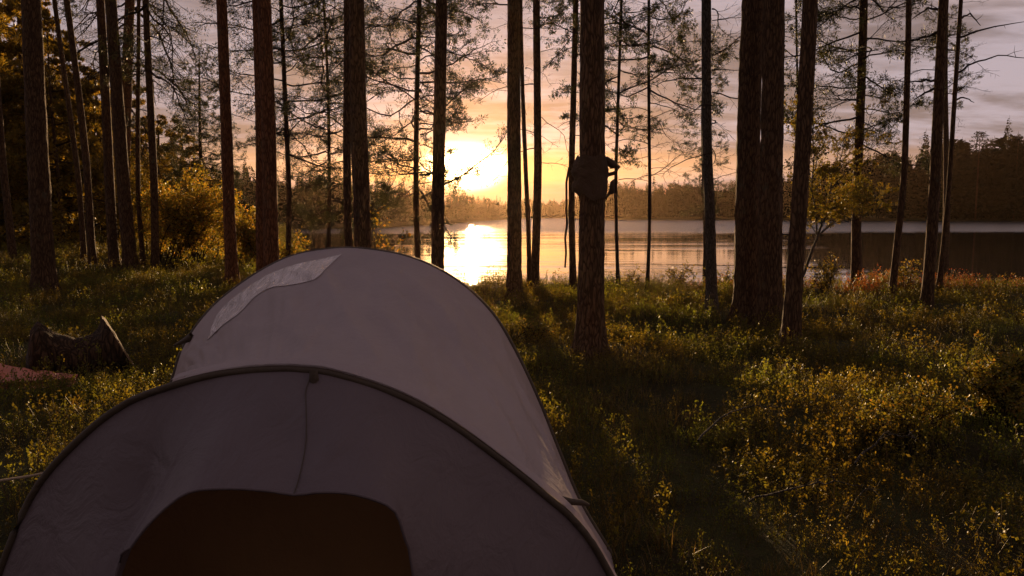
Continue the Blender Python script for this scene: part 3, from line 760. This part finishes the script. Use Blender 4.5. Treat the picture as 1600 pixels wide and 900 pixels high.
def front_panel():
    O = resample([Vector((-1.02, YO-.1, -.02)), Vector((-.93, YO-.08, .35))] + traced([(183, 893), (200, 862), (232, 820), (268, 786), (296, 769), (330, 764), (380, 764), (425, 768), (461, 773), (500, 769), (545, 771), (590, 783), (618, 800), (632, 840), (645, 893)], YO) + [Vector((-.13, YO-.08, .35)), Vector((-.08, YO-.1, -.02))], NT_)
    tie = np.array(at(461, 772, YO)); n = 34; V = np.zeros((n+1, NT_, 3))
    A = FH.copy()
    for j in range(n+1):
        v = j/n; row = A*(1-v) + O*v
        for i in range(NT_):
            q = row[i].copy(); d = q-tie; r = math.hypot(d[0], d[2]); th = math.atan2(d[0], d[2])
            crease = 0.026*math.sin(th*7+1.0)*(0.6+0.4*math.sin(th*2.3))*math.exp(-r/0.55)*min(1, r/0.16)**1.3
            bulge = -0.035*math.sin(math.pi*v)
            fold = 0.006*mn.noise(Vector((i*0.09, v*2.5, 9)))*math.sin(math.pi*v)*2
            crease *= min(1, v*4)*min(1, (1-v)*3.5)
            q[1] += bulge*0.7 + crease*1.5 + fold
            q[2] += crease*0.6 - 0.018*math.sin(math.pi*v)
            V[j, i] = q
    F = [(j*NT_+i, (j+1)*NT_+i, (j+1)*NT_+i+1, j*NT_+i+1) for j in range(n) for i in range(NT_-1)]
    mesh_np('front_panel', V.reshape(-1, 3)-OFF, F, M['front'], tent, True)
    g = Geo(); tube(g, (V[n][::2]-OFF), [.0035]*len(V[n][::2]), 6, cap=False); g.build('opening_hem', M['front'], tent, True)
    # seam running from the hoop to the tie point
    i0 = min(range(NT_), key=lambda i: abs(FH[i][0]-at(494, 577, YF).x)+(0 if FH[i][2] > 1 else 9)); i1 = min(range(NT_), key=lambda i: abs(O[i][0]-tie[0])+(0 if O[i][2] > .85 else 9))
    pts = []
    for j in range(1, n+1):
        v = j/n; i = i0*(1-v)+i1*v; a = int(i); f = i-a; pts.append(V[j, a]*(1-f)+V[j, min(a+1, NT_-1)]*f + np.array([0, -.002, .002]) - OFF)
    g = Geo(); tube(g, pts, [.0012]*len(pts), 5, cap=False); g.build('seam', M['sleeve'], tent, True)
    p = np.array(at(490, 592, YF-.03))-OFF; g = Geo(); tube(g, [p+[0, 0, .02], p+[0.002, -.004, 0], p+[0, -.006, -.03]], [.010, .012, .006], 8, cap=False); g.build('toggle', M['sleeve'], tent, True)
front_panel()
# hoop sleeves
def sleeve(H, r, mat, dy=0.0, wid=1.0):
    g = Geo(); P = H[::2]-OFF; P = P.copy(); P[:, 1] += dy; P[:, 2] -= r*0.6; tube(g, P, [r]*len(P), 10, cap=False); return g.build('pole_sleeve', mat, tent, True)
sleeve(FH, .0095, M['sleeve'], -.007); s2 = sleeve(MH, .018, M['sleeve'], .012)
# fly hem overlapping the front hoop
g = Geo(); P = FH-OFF; P = P[58:]; inn = P + np.array([0, -.010, .010]); V = np.vstack([P + np.array([0, .03, .016]), inn]); K_ = len(P); mesh_np('fly_hem', V, [(i, i+1, K_+i+1, K_+i) for i in range(K_-1)], M['fly'], tent, True)
# patch of light on the fly, its sheen put into a pale colour
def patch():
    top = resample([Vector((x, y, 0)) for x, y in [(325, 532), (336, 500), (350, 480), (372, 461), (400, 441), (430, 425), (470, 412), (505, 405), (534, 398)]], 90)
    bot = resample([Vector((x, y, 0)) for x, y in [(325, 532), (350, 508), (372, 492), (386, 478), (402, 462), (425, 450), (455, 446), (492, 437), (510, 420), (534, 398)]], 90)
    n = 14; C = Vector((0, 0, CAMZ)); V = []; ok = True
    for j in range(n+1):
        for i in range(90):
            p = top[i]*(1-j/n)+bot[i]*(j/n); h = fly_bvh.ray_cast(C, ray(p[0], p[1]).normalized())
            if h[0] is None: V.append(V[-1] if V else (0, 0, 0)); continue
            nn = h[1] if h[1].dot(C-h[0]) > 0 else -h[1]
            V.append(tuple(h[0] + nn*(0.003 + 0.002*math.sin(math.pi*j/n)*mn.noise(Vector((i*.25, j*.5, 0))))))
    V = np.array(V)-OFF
    mesh_np('painted_sheen', V, [(j*90+i, j*90+i+1, (j+1)*90+i+1, (j+1)*90+i) for j in range(n) for i in range(89)], M['sheen'], tent, True)['label'] = 'sheen of light painted on the fly as a pale crinkled patch'
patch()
# inner tent front behind the opening
def inner():
    Y = 2.35; n = 24; V = []; 
    for j in range(n+1):
        for i in range(41):
            t = i/40; k = FH[int(t*(NT_-1))]; c = np.array([-.5, 0, 0.0]); p = (np.array([k[0], 0, k[2]])-c)*0.9*(1-j/n)+c
            V.append((p[0], Y + .02*mn.noise(Vector((p[0]*5, p[2]*5, 1))) - .25*(1-p[2])*.4, max(p[2], 0)+.02))
    mesh_np('inner_door', np.array(V)-OFF, [(j*41+i, j*41+i+1, (j+1)*41+i+1, (j+1)*41+i) for j in range(n) for i in range(40)], M['inner'], tent, True)
    V = [(-1.30, 1.6, .045), (.28, 1.6, .045), (.18, 5.0, .045), (-1.5, 5.0, .045)]
    mesh_np('groundsheet', np.array(V)-OFF, [(0, 1, 2, 3)], M['inner'], tent)
inner()
# side release buckle and hem strap on the right, vent tab on the left, guy line
p = np.array(at(891, 784, YF+.05))-OFF
g = Geo(); tube(g, [p+[-.03, 0, .012], p+[0, 0, 0], p+[.03, .01, -.006], p+[.05, .03, -.02]], [.006, .009, .008, .004], 8); g.build('buckle', M['sleeve'], tent, True)
p = np.array(at(283, 536, YM-.15))-OFF
g = Geo(); tube(g, [p+[.05, 0, .03], p+[.02, 0, .012], p+[-.035, 0, -.012]], [.02, .013, .003], 8); g.build('guy_tab', M['sleeve'], tent, True)
g = Geo(); a = np.array(at(100, 733, 3.1)); b = np.array(at(0, 751, 3.3)); c = b + (b-a)*1.2; c[2] = .05
tube(g, [a-OFF, (a+b)/2-OFF+[0, 0, -.004], b-OFF, c-OFF], [.006]*4, 6); g.build('guy_line', M['cord'], tent, True)

# ------------------------------------------------------------------ cloth hung round the thick trunk
def hung_cloth():
    root, b, ax = ROOTS['thick pine trunk with a dark cloth hung around it']; Y = b.y
    def cz(y): return at(922, y, Y).z - b.z
    z0, z1 = cz(308), cz(244); c0 = ax*((z0+z1)/2/ax[2]); r = 44*Y/FPX/2*0.95
    m = fabric('dark_cloth', (0.075, 0.045, 0.026), 0.95, 0, 2.5)
    k = empty('hung_cloth', b + Vector((c0[0], c0[1], z0))); tag(k, 'dark cloth bundle tied around the thick trunk, bulging out on both sides', 'cloth')
    n = 64; rows = 18; V = []; h = z1-z0
    for j in range(rows+1):
        v = j/rows
        for i in range(n):
            th = 2*math.pi*i/n; c = math.cos(th); s = math.sin(th)
            rr = r*1.0 + 0.004 + .012*mn.noise(Vector((c*2.5, s*2.5, v*5))) + .012*abs(mn.noise(Vector((c*6, s*6, v*9))))
            if c > 0:   # right bulge
                pr = np.interp(v, [0, .12, .35, .55, .68, .85, 1], [.0, .015, .02, .025, .03, .015, 0.0]); rr += pr*c**5
            else:
                pr = np.interp(v, [0, .1, .25, .42, .6, .8, 1], [.0, .05, .06, .03, .075, .04, 0.0]); rr += pr*(-c)**6
            V.append((c*rr, s*rr, v*h + .03*math.sin(th*2+1)*(1-v) + .012*math.sin(th*5)))
    F = [(j*n+i, j*n+(i+1) % n, (j+1)*n+(i+1) % n, (j+1)*n+i) for j in range(rows) for i in range(n)]
    mesh_np('cloth_body', V, F, m, k, True)
    g = Geo(); q = lambda x, y, d=0: np.array(at(x, y, Y+d)) - np.array(k.location)
    tube(g, [q(945, 248), q(958, 258), q(968, 262), q(962, 270), q(950, 273)], [.035, .045, .018, .022, .022], 10)
    tube(g, [q(945, 310), q(956, 300), q(957, 285), q(964, 274)], [.03, .035, .025, .014], 10); g.build('loop', m, k, True)
    g = Geo(); pts = [q(889, 262, -.02), q(885, 285), q(885, 330), q(886, 350), q(883, 372), q(884.5, 395), q(883, 418)]
    tube(g, pts, [.010, .012, .011, .013, .010, .011, .009], 8); g.build('strap', m, k, True)
hung_cloth()

# ------------------------------------------------------------------ log, red cloth, sticks
def log():
    b = ground_at(130, 588); k = empty('log', b); tag(k, 'short thick piece of log lying left of the tent, saddle-shaped with a sunlit cut edge', 'log')
    Y = b.y; s = Y/FPX
    # cross sections along x: (x m, centre z, half height, half depth)
    sec = [(-.43, .17, .13, .13), (-.40, .24, .24, .22), (-.34, .27, .29, .24), (-.22, .22, .23, .24), (-.05, .18, .19, .23), (.10, .20, .21, .24), (.22, .24, .26, .26), (.29, .27, .30, .27)]
    n = 40; V = []
    X = np.linspace(-.43, .29, 50)
    for x in X:
        cz, hz, hy = [np.interp(x, [q[0] for q in sec], [q[m] for q in sec]) for m in (1, 2, 3)]
        u = (x+.43)/.72
        for i in range(n):
            th = 2*math.pi*i/n; c = math.cos(th); sn = math.sin(th)
            w = 1 + .09*mn.noise(Vector((x*6, c*2, sn*2))) + .05*mn.noise(Vector((x*4, c*9, sn*9)))
            xs = x + (0.0 if u < .8 else (u-.8)/.2*(-(sn)*.13 + .02))   # slanting cut
            V.append((xs, hy*c*w, cz+hz*sn*w*(1 if sn > 0 else .9)))
    F = [(j*n+i, j*n+(i+1) % n, (j+1)*n+(i+1) % n, (j+1)*n+i) for j in range(len(X)-1) for i in range(n)]
    mesh_np('bark', V, F, bark_mat('log_bark', (0.045, 0.026, 0.014), (0.10, 0.058, 0.032), (0.07, 0.042, 0.025), 0.7), k, True)
    m, t = new_mat('cut_wood'); tc = t.node('ShaderNodeTexCoord'); nn = t.noise(t.scl(tc.outputs['Object'], (3, 30, 12)), 1, 5)
    t.l.new(principled(t, t.mix(nn, (0.08, 0.045, 0.02), (0.19, 0.11, 0.05)), .8, nn, .8, .01).outputs[0], t.out.inputs[0])
    e = np.array(V[-n:]); c = e.mean(0); rings = [e*(1-f)+c*f + np.array([.012+.01*math.sin(f*7), 0, 0]) for f in (0, .12, .3, .5, .7, .97)]
    CV = np.vstack([e]+rings[1:]); 
    CV += np.array([[.006*mn.noise(Vector(tuple(q*20))), 0, 0] for q in CV])
    mesh_np('cut_face', CV, [(j*n+i, j*n+(i+1) % n, (j+1)*n+(i+1) % n, (j+1)*n+i) for j in range(5) for i in range(n)], m, k, True)
    e = np.array(V[:n]); c = e.mean(0); CV = np.vstack([e, e*.5+c*.5-[.02, 0, 0], e*.03+c*.97-[.01, 0, 0]])
    mesh_np('broken_end', CV, [(j*n+i, j*n+(i+1) % n, (j+1)*n+(i+1) % n, (j+1)*n+i) for j in range(2) for i in range(n)], M['bark_grey'], k, True)
    k.rotation_euler = (0, 0, R(33)); k.scale = (1.06, 1.05, 1.03)
log()
def red_cloth():
    b = ground_at(20, 603); k = empty('red_cloth', b); tag(k, 'red fabric sheet crumpled on the ground at the left edge beside the log', 'cloth')
    m = fabric('red_fabric', (0.52, 0.17, 0.10), 0.5)
    def Z(u, v):
        return (.155*math.exp(-((v-.45)/.28)**2)*(1-sm(u, .25, .92)) + .03) + .05*abs(mn.noise(Vector((u*5, v*4, 1)))) + .006*mn.noise(Vector((u*14, v*10, 4)))
    nu, nv = 60, 26; top = []; bot = []
    for i in range(nu+1):
        for j in range(nv+1):
            u = i/nu; v = j/nv; x = -.75 + u*1.33; y = (v-.5)*(.75*(1-u**2.2)+.03)
            top.append((x, y, Z(u, v)+.05)); bot.append((x, y, .0))
    V = top+bot; o = len(top); F = [(i*(nv+1)+j, (i+1)*(nv+1)+j, (i+1)*(nv+1)+j+1, i*(nv+1)+j+1) for i in range(nu) for j in range(nv)]
    F += [(o+a, o+d, o+c, o+b_) for a, b_, c, d in F[:nu*nv]]
    for i in range(nu): 
        for j in (0, nv): a = i*(nv+1)+j; c = (i+1)*(nv+1)+j; F.append((a, c, o+c, o+a))
    mesh_np('sheet', V, F, m, k, True)
red_cloth()
def stick(label, pts, r, mat='straw', seed=0, twigs=3):
    P = [ground_at(x, y) + Vector((0, 0, dz)) for x, y, dz in pts]; b = P[0].copy(); b.z -= pts[0][2]
    k = empty('fallen_branch', b); tag(k, label, 'branch'); rng = np.random.default_rng(seed); g = Geo(); Q = []
    P = [np.array(p-b) for p in P]
    for a, c in zip(P, P[1:]):
        for s in range(5): Q.append(a+(c-a)*s/5+rng.normal(0, r*.7, 3))
    Q.append(P[-1]); n = len(Q); tube(g, Q, [r*(1-.7*i/(n-1)) for i in range(n)], 6, cap=False)
    g.build('stem', M['bark_grey'], k, True)
    for _ in range(twigs):
        i = rng.integers(2, n-1); d = rng.normal(0, 1, 3); d[2] = abs(d[2])*.6; d /= np.linalg.norm(d); l = rng.uniform(.08, .2); t = Geo(); tube(t, [Q[i], Q[i]+d*l*.5, Q[i]+d*l+rng.normal(0, .02, 3)], [r*.5, r*.4, r*.15], 5, cap=False); t.build('twig', M['bark_grey'], k, True)
stick('thin curved pale branch on the ground in the middle of the clearing', [(1090, 722, .14), (1125, 700, .22), (1170, 690, .26), (1215, 682, .22)], .008, seed=1)
stick('long grey crooked branch low in the right foreground', [(1170, 818, .12), (1240, 822, .2), (1300, 818, .22), (1375, 812, .16)], .006, seed=2, twigs=6)
stick('short forked branch in front of the wispy shrub', [(1330, 760, .14), (1380, 735, .24), (1440, 738, .2)], .008, seed=3, twigs=4)
stick('thin upright dead stick leaning before the thick twin pines', [(1158, 522, 0), (1164, 509, .12), (1169, 498, .22)], .010, seed=4, twigs=0)

# ------------------------------------------------------------------ ground cover (stuff)
def sprig(geo, straw, rng, x, y, H, nl, ll, lw):
    a = rng.uniform(0, 6.28); lean = rng.uniform(0, .5); tip = np.array([x+math.cos(a)*lean*H, y+math.sin(a)*lean*H, H]); p0 = np.array([x, y, -.04])
    mid = (p0+tip)/2+rng.normal(0, .02, 3); tube(straw, [p0, mid, tip], [.0022, .0018, .001], 4, cap=False)
    u = rng.uniform(.3, 1.05, nl)[:, None]; P = p0+(tip-p0)*u + rng.normal(0, .012*H/.2, (nl, 3)); D = unit(rng.normal(0, 1, (nl, 3))+np.array([0, 0, .55])); S = unit(np.cross(D, rng.normal(0, 1, (nl, 3))))
    V, F = rhombi(P, D, S, ll*rng.uniform(.6, 1.3, nl), lw*rng.uniform(.6, 1.2, nl)); geo.add(V, F)
def patch_variant(seed, kind, rad=.30):
    rng = np.random.default_rng(seed); g = Geo(); s = Geo()
    n = {'berry': 26, 'heather': 34, 'grass': 30, 'red': 26}[kind]
    for _ in range(n):
        r = rad*math.sqrt(rng.random()); a = rng.uniform(0, 6.28); x, y = r*math.cos(a), r*math.sin(a); k = 1-.5*(r/rad)**2
        if kind in ('berry', 'red'): sprig(g, s, rng, x, y, k*rng.uniform(.10, .26), 15, .022, .013)
        elif kind == 'heather': sprig(g, s, rng, x, y, k*rng.uniform(.08, .22), 22, .013, .005)
        else:
            for _ in range(3):
                H = k*rng.uniform(.08, .20); d = rng.normal(0, .35, 2); p = np.array([x, y, -.02]); m1 = p+np.array([d[0]*H*.3, d[1]*H*.3, H*.6]); t1 = p+np.array([d[0]*H, d[1]*H, H]); sd = np.array([-d[1], d[0], 0]); sd = sd/(np.linalg.norm(sd)+1e-6)*.0022
                s.add([p-sd, p+sd, m1+sd, m1-sd], [(0, 1, 2, 3)]); s.add([m1-sd, m1+sd, t1+sd*.2, t1-sd*.2], [(0, 1, 2, 3)])
            sprig(g, s, rng, x, y, k*rng.uniform(.06, .14), 8, .015, .008)
    V1, F1 = g.arr(); V2, F2 = s.arr(); V = np.vstack([V1, V2]); F = np.vstack([F1, F2+len(V1)])
    me = bpy.data.meshes.new('patch'); me.vertices.add(len(V)); me.vertices.foreach_set('co', V.astype(np.float32).ravel()); me.loops.add(F.size); me.loops.foreach_set('vertex_index', F.astype(np.int32).ravel())
    me.polygons.add(len(F)); me.polygons.foreach_set('loop_start', np.arange(0, F.size, 4, dtype=np.int32)); me.polygons.foreach_set('loop_total', np.full(len(F), 4, dtype=np.int32))
    mi = np.zeros(len(F), dtype=np.int32); mi[len(F1):] = 1
    me.materials.append(M['cover_red'] if kind == 'red' else M['cover']); me.materials.append(M['straw']); me.polygons.foreach_set('material_index', mi); me.update(calc_edges=True)
    return bpy.data.objects.new('patch', me)
def scatter(name, label, variants, pts, rots, scls, idx):
    col = bpy.data.collections.new(name+'_sources')
    for o in variants: col.objects.link(o)
    # names decide the order of "separate children"
    for i, o in enumerate(variants): o.name = '%s_source_%02d' % (name, i)
    me = bpy.data.meshes.new(name); me.vertices.add(len(pts)); me.vertices.foreach_set('co', np.asarray(pts, dtype=np.float32).ravel())
    a = me.attributes.new('rot', 'FLOAT_VECTOR', 'POINT'); a.data.foreach_set('vector', np.asarray(rots, dtype=np.float32).ravel())
    a = me.attributes.new('scl', 'FLOAT_VECTOR', 'POINT'); a.data.foreach_set('vector', np.asarray(scls, dtype=np.float32).ravel())
    a = me.attributes.new('idx', 'INT', 'POINT'); a.data.foreach_set('value', np.asarray(idx, dtype=np.int32)); me.update()
    o = link(name, me); tag(o, label, 'undergrowth', kind='stuff')
    ng = bpy.data.node_groups.new(name, 'GeometryNodeTree'); ng.interface.new_socket('Geometry', in_out='INPUT', socket_type='NodeSocketGeometry'); ng.interface.new_socket('Geometry', in_out='OUTPUT', socket_type='NodeSocketGeometry')
    N = ng.nodes; L = ng.links; gi = N.new('NodeGroupInput'); go = N.new('NodeGroupOutput'); ci = N.new('GeometryNodeCollectionInfo'); ci.inputs[0].default_value = col; ci.inputs[1].default_value = True; ci.inputs[2].default_value = True
    ip = N.new('GeometryNodeInstanceOnPoints'); ip.inputs['Pick Instance'].default_value = True
    def na(nm, ty): n = N.new('GeometryNodeInputNamedAttribute'); n.data_type = ty; n.inputs[0].default_value = nm; return n.outputs[0]
    L.new(gi.outputs[0], ip.inputs['Points']); L.new(ci.outputs[0], ip.inputs['Instance']); L.new(na('idx', 'INT'), ip.inputs['Instance Index']); L.new(na('rot', 'FLOAT_VECTOR'), ip.inputs['Rotation']); L.new(na('scl', 'FLOAT_VECTOR'), ip.inputs['Scale'])
    L.new(ip.outputs[0], go.inputs[0]); md = o.modifiers.new('scatter', 'NODES'); md.node_group = ng
LOGP = ground_at(130, 588); REDP = ground_at(20, 603)
def in_tent(x, y):
    if ((x-LOGP.x)/.5)**2+((y-LOGP.y+.06)/.30)**2 < 1 or ((x-REDP.x+.1)/.85)**2+((y-REDP.y)/.36)**2 < 1: return True
    return 1.30 < y < 6.0 and -0.72-1.16*(1-max(0, y-3.6)*.16)-.05 < x < -.72+1.2*(1-max(0, y-3.6)*.16)+.08
def cover():
    rng = np.random.default_rng(21)
    vb = [patch_variant(500+k, 'berry') for k in range(4)] + [patch_variant(520+k, 'heather') for k in range(4)] + [patch_variant(540+k, 'grass') for k in range(2)]
    vr = [patch_variant(560+k, 'red') for k in range(3)] + [patch_variant(570, 'berry')]
    P = []; Ro = []; S = []; I = []; P2 = []; R2 = []; S2 = []; I2 = []
    for r0, r1, dens, sc in ((1.2, 4, 20, .8), (4, 8, 17, .9), (8, 13, 11, 1.0), (13, 21, 8, 1.15), (21, 34, 4, 1.5), (34, 60, 1.2, 2.2)):
        area = math.pi*(r1*r1-r0*r0)*(100/360); n = int(area*dens)
        for _ in range(n):
            r = math.sqrt(rng.uniform(r0*r0, r1*r1)); a = R(rng.uniform(-50, 50)); x = r*math.sin(a); y = r*math.cos(a)
            if in_tent(x, y) or y > edge_y(x)+1.6: continue
            if r > 21 and x > -4: continue
            m1 = mn.noise(Vector((x*.5, y*.5, 11))); m2 = mn.noise(Vector((x*1.3, y*1.3, 5))); 
            s = sc*rng.uniform(.7, 1.25)*(1+.5*m2); z = gh(x, y)-.01
            rot = (rng.normal(0, .1), rng.normal(0, .1), rng.uniform(0, 6.28))
            red = y > 14.6 and y > edge_y(x)-2.2 and x > 3.6
            if red and rng.random() < .7:
                P2.append((x, y, z)); R2.append(rot); s *= 1.15; S2.append((s, s, s)); I2.append(rng.integers(4))
            else:
                P.append((x, y, z)); Ro.append(rot); S.append((s, s, s*rng.uniform(.8, 1.3))); q = m1 + rng.normal(0, .25)
                I.append(rng.integers(0, 4) if q > -.12 else (rng.integers(4, 8) if q > -.75 else rng.integers(8, 10)))
    scatter('ground_cover', 'low berry shrubs, heather and grass covering the clearing', vb, P, Ro, S, I)
    scatter('autumn_ground_cover', 'red and orange low shrubs along the lake edge at right', vr, P2, R2, S2, I2)
cover()

# ------------------------------------------------------------------ haze
def haze():
    m, t = new_mat('haze'); v = t.node('ShaderNodeVolumePrincipled'); v.inputs['Color'].default_value = (1.0, 0.66, 0.40, 1); v.inputs['Density'].default_value = HAZE_DENS; v.inputs['Anisotropy'].default_value = 0.83
    t.l.new(v.outputs[0], t.out.inputs['Volume'])
    a = 422; V = [(x, y, z) for z in (-3.2, 32) for x, y in ((-a, -a), (a, -a), (a, a), (-a, a))]
    me = bpy.data.meshes.new('haze'); me.from_pydata(V, [], [(3, 2, 1, 0), (4, 5, 6, 7), (0, 1, 5, 4), (1, 2, 6, 5), (2, 3, 7, 6), (3, 0, 4, 7)]); me.materials.append(m)
    tag(link('haze', me), 'thin warm evening haze over the lake and clearing', 'haze', kind='stuff')
haze()
